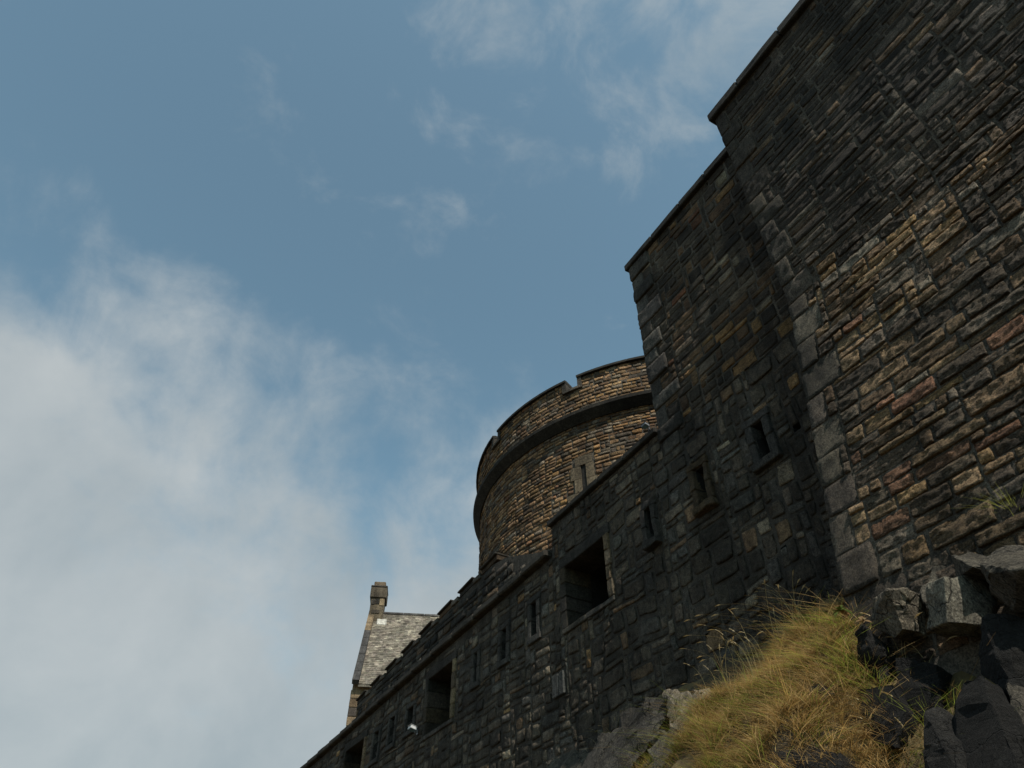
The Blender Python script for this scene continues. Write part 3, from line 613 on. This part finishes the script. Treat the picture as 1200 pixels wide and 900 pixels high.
# ------------------------------------------------------------------ small fittings
def plain(name, col, rough=0.5, metal=0.0):
    m, t, b = pmat(name); b.inputs['Roughness'].default_value = rough; b.inputs['Metallic'].default_value = metal
    g = t.nodes.new('ShaderNodeNewGeometry'); c = mixm(t, 'MULTIPLY', 0.5, col, ramp(t, noise(t, g.outputs['Position'], 25, 4), 0.3, (0.6, 0.6, 0.6), 0.7, (1, 1, 1)))
    t.links.new(c, b.inputs['Base Color']); return m
M['white'] = plain('white_enamel', (0.5, 0.51, 0.52)); M['steel'] = plain('dull_steel', (0.25, 0.27, 0.30), 0.45, 0.6); M['lens'] = plain('lamp_glass', (0.12, 0.22, 0.30), 0.15)
def floodlight(loc, label, mat, s=1.0, rz=0.0):
    t = thing('floodlight', loc, label, 'floodlight'); rot = Matrix.Rotation(rz, 3, 'Z')
    def part(name, x0, x1, y0, y1, z0, z1, mt, tilt=0.0):
        bm = bmesh.new(); V, Fq = box_vf(x0 * s, x1 * s, y0 * s, y1 * s, z0 * s, z1 * s); vv = [bm.verts.new(v) for v in V]
        for f in Fq: bm.faces.new([vv[i] for i in f])
        bmesh.ops.bevel(bm, geom=bm.edges[:], offset=0.012 * s, segments=2, affect='EDGES'); bm.verts.index_update()
        P = np.array([(rot @ Matrix.Rotation(tilt, 3, 'Y') @ v.co)[:] for v in bm.verts]) + np.array(loc); Fq = [[v.index for v in f.verts] for f in bm.faces]; bm.free()
        return mesh_obj(name, P, Fq, mt, t)
    part('housing', -0.42, -0.10, -0.2, 0.2, -0.02, 0.12, mat, 0.25)
    part('visor', -0.46, -0.08, -0.22, 0.22, 0.125, 0.145, mat, 0.25)
    part('lens', -0.40, -0.12, -0.17, 0.17, -0.035, -0.021, M['lens'], 0.25)
    part('bracket', -0.12, 0.04, -0.04, 0.04, -0.06, 0.02, M['steel']); part('base_plate', 0.0, 0.03, -0.09, 0.09, -0.12, 0.10, M['steel'])
    return t
floodlight((6.97, 17.35, 6.92), 'small white floodlight fixed beside the middle square opening', M['white'], 0.52)
floodlight((6.95, 7.42, 9.52), 'small steel lamp where the high wall meets the coping', M['steel'], 0.3)

# ------------------------------------------------------------------ crag rocks
def make_rock(name, loc, size, rot, seed, col, label, group=None, npts=16, boxy=0.75, rough=0.05, bottom=True):
    rd = np.random.default_rng(seed); bm = bmesh.new()
    for i in range(8): 
        v = np.array([(-1, 1)[i & 1], (-1, 1)[(i >> 1) & 1], (-1, 1)[(i >> 2) & 1]], float) * boxy + rd.uniform(-.28, .28, 3); bm.verts.new(v)
    for i in range(npts - 8):
        v = rd.normal(size=3); v /= np.linalg.norm(v); bm.verts.new(v * rd.uniform(0.8, 1.08))
    r = bmesh.ops.convex_hull(bm, input=bm.verts[:])
    bmesh.ops.delete(bm, geom=list({g for g in r['geom_interior'] + r['geom_unused'] if isinstance(g, bmesh.types.BMVert)}), context='VERTS')
    bmesh.ops.dissolve_limit(bm, angle_limit=0.22, verts=bm.verts[:], edges=bm.edges[:])
    bmesh.ops.bevel(bm, geom=bm.edges[:], offset=0.035, segments=1, affect='EDGES')
    bmesh.ops.triangulate(bm, faces=bm.faces[:])
    for _ in range(3): bmesh.ops.subdivide_edges(bm, edges=[e for e in bm.edges if e.calc_length() > 0.16], cuts=1)
    bmesh.ops.triangulate(bm, faces=bm.faces[:]); bmesh.ops.recalc_face_normals(bm, faces=bm.faces[:]); bm.normal_update(); bm.verts.index_update()
    P = np.array([v.co[:] for v in bm.verts]); Nn = np.array([v.normal[:] for v in bm.verts]); Fq = [[v.index for v in f.verts] for f in bm.faces]; bm.free()
    q = P * np.array([2.2, 2.2, 2.2]) + seed * 3.7
    d = rough * fb(q, seed, 3) + rough * 0.8 * np.round(2.2 * vn(q * 0.8 * np.array([1, 1, 2.0]), seed + 5)) / 2.2
    P = (P + Nn * d[:, None]) * np.array(size)
    Rm = np.array(Euler([R(a) for a in rot]).to_matrix()); P = P @ Rm.T + np.array(loc)
    o = mesh_obj(name, P, Fq, M['rock'], None, np.array(col)); tag(o, label, 'rock', group); return o
def hull_rock(pts, label, col, seed, rough=0.016, group=None, thick=0.35):
    """pts: (pixel x, pixel y, distance of that corner from the path line in metres); the back is pushed into the bank"""
    rd = np.random.default_rng(seed); bm = bmesh.new(); P0 = []
    for (x, y, wd) in pts:
        d = px_dir(x, y); P0.append(d * wd / d[0] + np.array([0, 0, EYE]))
    P0 = np.array(P0); c0 = P0.mean(0); Bk = c0 + (P0 - c0) * 0.85 + np.array([thick, 0.05, -0.10 * thick])
    for p in np.concatenate([P0, Bk]): bm.verts.new(p)
    r = bmesh.ops.convex_hull(bm, input=bm.verts[:])
    bmesh.ops.delete(bm, geom=list({g for g in r['geom_interior'] + r['geom_unused'] if isinstance(g, bmesh.types.BMVert)}), context='VERTS')
    bmesh.ops.dissolve_limit(bm, angle_limit=0.12, verts=bm.verts[:], edges=bm.edges[:])
    bmesh.ops.bevel(bm, geom=bm.edges[:], offset=0.005, segments=1, affect='EDGES'); bmesh.ops.triangulate(bm, faces=bm.faces[:])
    for _ in range(4): bmesh.ops.subdivide_edges(bm, edges=[e for e in bm.edges if e.calc_length() > 0.035], cuts=1)
    bmesh.ops.triangulate(bm, faces=bm.faces[:]); bmesh.ops.recalc_face_normals(bm, faces=bm.faces[:]); bm.normal_update(); bm.verts.index_update()
    P = np.array([v.co[:] for v in bm.verts]); Nn = np.array([v.normal[:] for v in bm.verts]); Fq = [[v.index for v in f.verts] for f in bm.faces]; bm.free()
    q = P * 7.0; d = rough * fb(q, seed, 4) + rough * 1.3 * np.round(2.0 * vn(q * np.array([.6, .6, 1.2]), seed + 5)) / 2.0
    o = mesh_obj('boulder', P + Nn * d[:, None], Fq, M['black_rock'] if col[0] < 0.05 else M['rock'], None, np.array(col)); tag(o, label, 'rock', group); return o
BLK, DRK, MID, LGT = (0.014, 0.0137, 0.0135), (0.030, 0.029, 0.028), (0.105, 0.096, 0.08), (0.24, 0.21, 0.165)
hull_rock([(1041, 693, 4.98), (1064, 689, 5.10), (1079, 712, 5.28), (1077, 741, 5.20), (1058, 738, 5.05), (1024, 702, 5.15), (1020, 735, 5.15), (1048, 748, 5.1)], 'pale slanting slab propped against the bottom corner stones of the bastion', LGT, 3)
hull_rock([(1088, 684, 5.0), (1106, 676, 4.92), (1152, 672, 5.28), (1163, 708, 5.25), (1154, 733, 5.12), (1110, 729, 4.90), (1086, 738, 5.1)], 'flat-faced grey block with pale speckles at the foot of the bastion', (0.19, 0.18, 0.15), 7, rough=0.010)
hull_rock([(1113, 650, 5.1), (1132, 643, 5.25), (1166, 652, 5.35), (1167, 668, 5.12), (1140, 664, 4.98), (1148, 676, 5.15), (1116, 683, 5.2)], 'small wedge rock lodged above the speckled grey block', MID, 12)
hull_rock([(1150, 661, 4.75), (1168, 646, 5.1), (1215, 636, 5.2), (1235, 660, 4.7), (1190, 668, 4.62), (1160, 672, 4.70), (1158, 698, 5.0), (1190, 716, 5.0), (1235, 712, 4.95)], 'big overhanging dark boulder with a sunlit flat top', MID, 15)
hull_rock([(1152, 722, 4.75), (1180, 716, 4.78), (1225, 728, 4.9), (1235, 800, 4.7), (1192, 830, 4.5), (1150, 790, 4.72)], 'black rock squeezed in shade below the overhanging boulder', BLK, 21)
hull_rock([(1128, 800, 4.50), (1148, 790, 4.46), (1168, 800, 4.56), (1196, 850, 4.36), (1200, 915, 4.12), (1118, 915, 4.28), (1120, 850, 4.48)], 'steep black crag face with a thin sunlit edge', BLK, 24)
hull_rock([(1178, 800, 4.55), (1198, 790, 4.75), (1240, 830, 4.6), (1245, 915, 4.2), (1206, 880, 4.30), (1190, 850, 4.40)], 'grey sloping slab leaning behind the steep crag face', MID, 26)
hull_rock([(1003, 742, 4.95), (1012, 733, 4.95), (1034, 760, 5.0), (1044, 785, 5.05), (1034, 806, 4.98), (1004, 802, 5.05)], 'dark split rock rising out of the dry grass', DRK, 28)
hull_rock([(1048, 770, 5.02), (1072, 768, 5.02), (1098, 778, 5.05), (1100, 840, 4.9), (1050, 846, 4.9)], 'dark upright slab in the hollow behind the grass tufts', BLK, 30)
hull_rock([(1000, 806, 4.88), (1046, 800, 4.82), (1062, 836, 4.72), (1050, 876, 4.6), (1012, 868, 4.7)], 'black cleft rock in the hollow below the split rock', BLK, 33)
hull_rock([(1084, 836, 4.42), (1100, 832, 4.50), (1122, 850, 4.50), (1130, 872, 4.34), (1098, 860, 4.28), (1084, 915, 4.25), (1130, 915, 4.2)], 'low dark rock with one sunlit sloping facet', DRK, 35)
hull_rock([(914, 882, 4.2), (930, 868, 4.30), (985, 882, 4.36), (986, 912, 4.2), (915, 912, 4.15)], 'small dark rock poking out of the dry grass', DRK, 38)
hull_rock([(757, 818, 5.6), (785, 822, 5.72), (776, 848, 5.5), (742, 896, 5.2), (728, 915, 5.1), (668, 915, 5.25), (700, 868, 5.4), (728, 838, 5.5)], 'broad flat grey slab leaning below the curtain wall', (0.060, 0.056, 0.05), 41, rough=0.035)
hull_rock([(782, 815, 5.65), (822, 806, 5.6), (836, 830, 5.4), (812, 862, 5.2), (780, 850, 5.4)], 'crumbling lichen-spotted outcrop where the grass ends away from the bastion', LGT, 44, rough=0.05)
hull_rock([(770, 858, 5.3), (806, 862, 5.15), (816, 900, 4.9), (790, 915, 4.9), (750, 910, 5.1)], 'weathered outcrop beside the broad flat slab', (0.11, 0.10, 0.085), 47, rough=0.05)
hull_rock([(946, 806, 4.70), (962, 799, 4.72), (974, 812, 4.68), (962, 824, 4.62), (948, 819, 4.64)], 'fist-sized stone showing through the middle of the dry grass', DRK, 50, rough=0.006)
hull_rock([(640, 893, 6.5), (668, 880, 6.5), (700, 884, 6.3), (690, 915, 6.0), (640, 915, 6.2)], 'rough stone ledge where the grass thins out under the wall', MID, 53, rough=0.04)
hull_rock([(1078, 690, 5.25), (1092, 664, 5.35), (1112, 660, 5.4), (1100, 690, 5.3), (1086, 715, 5.2)], 'narrow upright stone wedged between two pale blocks', MID, 57)

# ------------------------------------------------------------------ grass
m, t, b = pmat('dry_grass'); a = t.nodes.new('ShaderNodeAttribute'); a.attribute_name = 'Col'; t.links.new(a.outputs['Color'], b.inputs['Base Color'])
b.inputs['Roughness'].default_value = 0.7
tr = t.nodes.new('ShaderNodeBsdfTranslucent'); t.links.new(a.outputs['Color'], tr.inputs[0]); ms = t.nodes.new('ShaderNodeMixShader'); ms.inputs[0].default_value = 0.4
t.links.new(b.outputs[0], ms.inputs[1]); t.links.new(tr.outputs[0], ms.inputs[2]); t.links.new(ms.outputs[0], t.nodes['Material Output'].inputs[0])
M['grass'] = m
def blades(pts, length, lean, col, width=0.004, seg=4, droop=1.0, th=None, extra=None):
    n = len(pts); dirs = np.stack([np.cos(th), np.sin(th), np.zeros(n)], -1)
    dirs[:, 0] -= 0.30
    if extra is not None: dirs[:, :2] += extra
    dirs = dirs; dirs *= (lean * rng.uniform(0.3, 1.3, n))[:, None]
    side = np.stack([-np.sin(th), np.cos(th), np.zeros(n)], -1); V = np.zeros((n, (seg + 1) * 2, 3))
    for s in range(seg + 1):
        f = s / seg; c = pts + np.array([0, 0, 1.0]) * (length * (f - 0.45 * droop * f * f * lean))[:, None] + dirs * (length * f ** 1.6)[:, None]
        wd = width * (1 - 0.9 * f)
        V[:, 2 * s] = c - side * wd; V[:, 2 * s + 1] = c + side * wd
    base = (np.arange(n) * (seg + 1) * 2)[:, None]; Fq = []
    for s in range(seg): Fq.append(base + np.array([2 * s, 2 * s + 1, 2 * s + 3, 2 * s + 2]))
    return V.reshape(-1, 3), np.concatenate(Fq), np.repeat(col, (seg + 1) * 2, axis=0)
NC = 8500                                            # tussocks; blades fan out of each
cx = rng.uniform(3.5, 6.3, NC); cy = cx * np.where(rng.random(NC) < 0.85, rng.uniform(0.66, 1.3, NC), rng.uniform(0.35, 1.75, NC))
ang = cy / cx; pn = fb(np.stack([cx * 1.5, cy * 1.5, cx * 0], -1), 61, 3)
cut = np.interp(ang, [0.35, 0.55, 0.68, 0.74, 1.02, 1.09, 1.3, 1.7], [-0.6, -0.5, -0.3, 1.5, 1.5, -0.05, -0.25, -0.35]) - np.clip((cx - 5.7) * 1.2, 0, 1)
ok = pn < cut; cx, cy, ang = cx[ok], cy[ok], ang[ok]; NC = len(cx)
wet = 0.55 * fb(np.stack([cx * 2.6, cy * 2.6, cx * 0 + 4], -1), 66, 2) + rng.uniform(-.55, .55, NC) + np.interp(ang, [0.7, 0.85, 1.0, 1.2], [-0.08, -0.08, 0.22, 0.30])
lean_c = rng.normal(0, 0.95, (NC, 2)) + 0.9 * np.stack([fb(np.stack([cx * 2, cy * 2, cx * 0 + 9], -1), 67, 2), fb(np.stack([cx * 2, cy * 2, cx * 0 + 15], -1), 68, 2)], -1)
per = 22; idx = np.repeat(np.arange(NC), per); n = len(idx)
th = rng.uniform(0, 2 * math.pi, n); rad = np.abs(rng.normal(0, 0.05, n))
X = cx[idx] + rad * np.cos(th); Y = cy[idx] + rad * np.sin(th); Z = bank(X, Y)
straw, gold, green, olive = np.array((0.60, 0.43, 0.20)), np.array((0.44, 0.29, 0.10)), np.array((0.29, 0.34, 0.06)), np.array((0.34, 0.21, 0.08))
wv = wet[idx] + rng.uniform(-.25, .25, n); pr = rng.random(n)[:, None]
col = np.where((wv > 0.30)[:, None], np.where(pr < 0.7, green, olive), np.where(pr < 0.38, straw, np.where(pr < 0.75, gold, olive))) * rng.uniform(0.35, 1.25, n)[:, None] * rng.uniform(0.6, 1.2, NC)[idx][:, None]
csz = (rng.uniform(0.5, 1.3, NC) * np.where(rng.random(NC) < 0.12, 1.6, 1.0))[idx]; leng = rng.uniform(0.035, 0.105, n) * csz * np.where(wv > 0.28, 1.15, 1.0)
Vg, Fg, Cg = blades(np.stack([X, Y, Z - 0.01], -1), leng, 0.95 + 0.6 * rng.random(n), col, 0.0030, 3, th=th + rng.normal(0, 0.7, n), extra=lean_c[idx])
gr = mesh_obj('grass', Vg, Fg, M['grass'], None, Cg, origin=(4.5, 5, 3)); gr['kind'] = 'stuff'; tag(gr, 'dry golden and green grass covering the sloping bank', 'grass')
def seed_tuft(x, y, n, hgt, label, off=0.0):
    p = hit(x, y); t = thing('seeding_grass', tuple(p), label, 'grass', None)
    pts = p + rng.normal(0, 0.10, (n, 3)) * np.array([0.6, 1.2, 0.0]); pts[:, 2] = bank(pts[:, 0], pts[:, 1])
    for k in range(n):
        L_ = hgt * rng.uniform(0.6, 1.1); ang = rng.uniform(-0.9, 0.9); lean = rng.uniform(0.1, 0.9); dv = np.array([-0.5 * lean * rng.uniform(0, 1.6), 1.2 * lean * math.sin(1.5 * ang) + 0.1, 0]); c = []
        for s in range(9):
            f = s / 8; c.append(pts[k] + np.array([0, 0, L_ * (f - 0.25 * f ** 3)]) + dv * L_ * f ** 2.2)
        c = np.array(c); V, Fq = [], []
        for s in range(9):
            r_ = 0.0034 * (1 - 0.5 * s / 8)
            for q in range(3): V.append(c[s] + r_ * np.array([math.cos(2.1 * q), math.sin(2.1 * q), 0]))
        for s in range(8):
            for q in range(3): Fq.append((s * 3 + q, s * 3 + (q + 1) % 3, s * 3 + 3 + (q + 1) % 3, s * 3 + 3 + q))
        cc = np.array((0.42, 0.35, 0.18)) * rng.uniform(0.7, 1.2); st = mesh_obj('stalk', V, Fq, M['grass'], t, cc)
        dir_ = c[8] - c[6]; dir_ /= np.linalg.norm(dir_); V, Fq = [], []
        for s in range(7):                                  # slender drooping seed head
            f = s / 6; ctr = c[8] + dir_ * 0.10 * f + np.array([0, 0, -0.03 * f * f]); r_ = 0.007 * math.sin(math.pi * (0.12 + 0.86 * f)) + 0.0008
            for q in range(4): V.append(ctr + r_ * np.array([math.cos(1.57 * q + s), math.sin(1.57 * q + s), 0.4 * math.cos(1.57 * q)]))
        for s in range(6):
            for q in range(4): Fq.append((s * 4 + q, s * 4 + (q + 1) % 4, s * 4 + 4 + (q + 1) % 4, s * 4 + 4 + q))
        mesh_obj('seed_head', V, Fq, M['grass'], st, np.array((0.55, 0.46, 0.29)) * rng.uniform(0.8, 1.2))
seed_tuft(930, 752, 20, 0.85, 'tall seeding grass in the shaded corner beside the bastion')
seed_tuft(888, 790, 16, 0.75, 'seeding grass stalks against the curtain wall above green blades')
seed_tuft(848, 815, 13, 0.62, 'thin seeding stalks at the upper edge of the crumbling outcrop')
seed_tuft(1085, 800, 8, 0.45, 'long pale grass stalks leaning over the dark rock hollow')
seed_tuft(1060, 885, 7, 0.35, 'short arching stalks at the foot of the black cleft rock')
seed_tuft(712, 866, 8, 0.42, 'sparse stalks growing beside the rough stone ledge')

# broad-leaved weed at the bastion corner and a tuft rooted in its joints
def leafy(x, y, wd, n, size, name, label, cat, cols):
    d = px_dir(x, y); p = d * wd / d[0] + np.array([0, 0, EYE]); p[2] = max(p[2], bank(np.array([p[0]]), np.array([p[1]]))[0]); t = thing(name, tuple(p), label, cat)
    for k in range(n):
        a = rng.uniform(0, 2 * math.pi); L_ = size * rng.uniform(0.6, 1.2); wdt = L_ * 0.22; rise = rng.uniform(0.2, 0.9); V, Fq = [], []
        for s_ in range(6):
            f = s_ / 5; ww = wdt * math.sin(math.pi * (0.08 + 0.9 * f)); h = L_ * (rise * f - 0.6 * f * f); r_ = L_ * f
            for q in (-1, 0, 1): V.append(p + np.array([math.cos(a) * r_ - math.sin(a) * ww * q, math.sin(a) * r_ + math.cos(a) * ww * q, h + 0.25 * ww * abs(q)]))
        for s_ in range(5):
            for q in (0, 1): Fq.append((s_ * 3 + q, s_ * 3 + q + 1, s_ * 3 + q + 4, s_ * 3 + q + 3))
        mesh_obj('leaf', V, Fq, M['grass'], t, np.array(cols[rng.integers(len(cols))]) * rng.uniform(0.7, 1.2))
leafy(984, 716, 5.15, 16, 0.085, 'dock_plant', 'low broad-leaved weed with browning leaves at the bastion corner', 'plant', [(0.13, 0.18, 0.05), (0.24, 0.15, 0.07), (0.26, 0.20, 0.11)])
leafy(1012, 728, 5.05, 9, 0.07, 'dock_plant', 'small withered weed beside the pale slanting slab', 'plant', [(0.32, 0.22, 0.12), (0.36, 0.30, 0.18)])
d = px_dir(1197, 612); p = d * 5.55 / d[0] + np.array([0, 0, EYE])
Vt, Ft, Ct = blades(p + rng.normal(0, 0.03, (90, 3)) * np.array([0.2, 1, 1]), rng.uniform(0.10, 0.26, 90), 0.9 + 0.4 * rng.random(90), np.array((0.26, 0.27, 0.06)) * rng.uniform(0.6, 1.2, 90)[:, None], 0.003, 3, th=rng.uniform(2.2, 4.1, 90))
tag(mesh_obj('grass_tuft', Vt, Ft, M['grass'], None, Ct), 'yellow-green grass tuft rooted in a joint of the bastion', 'grass')
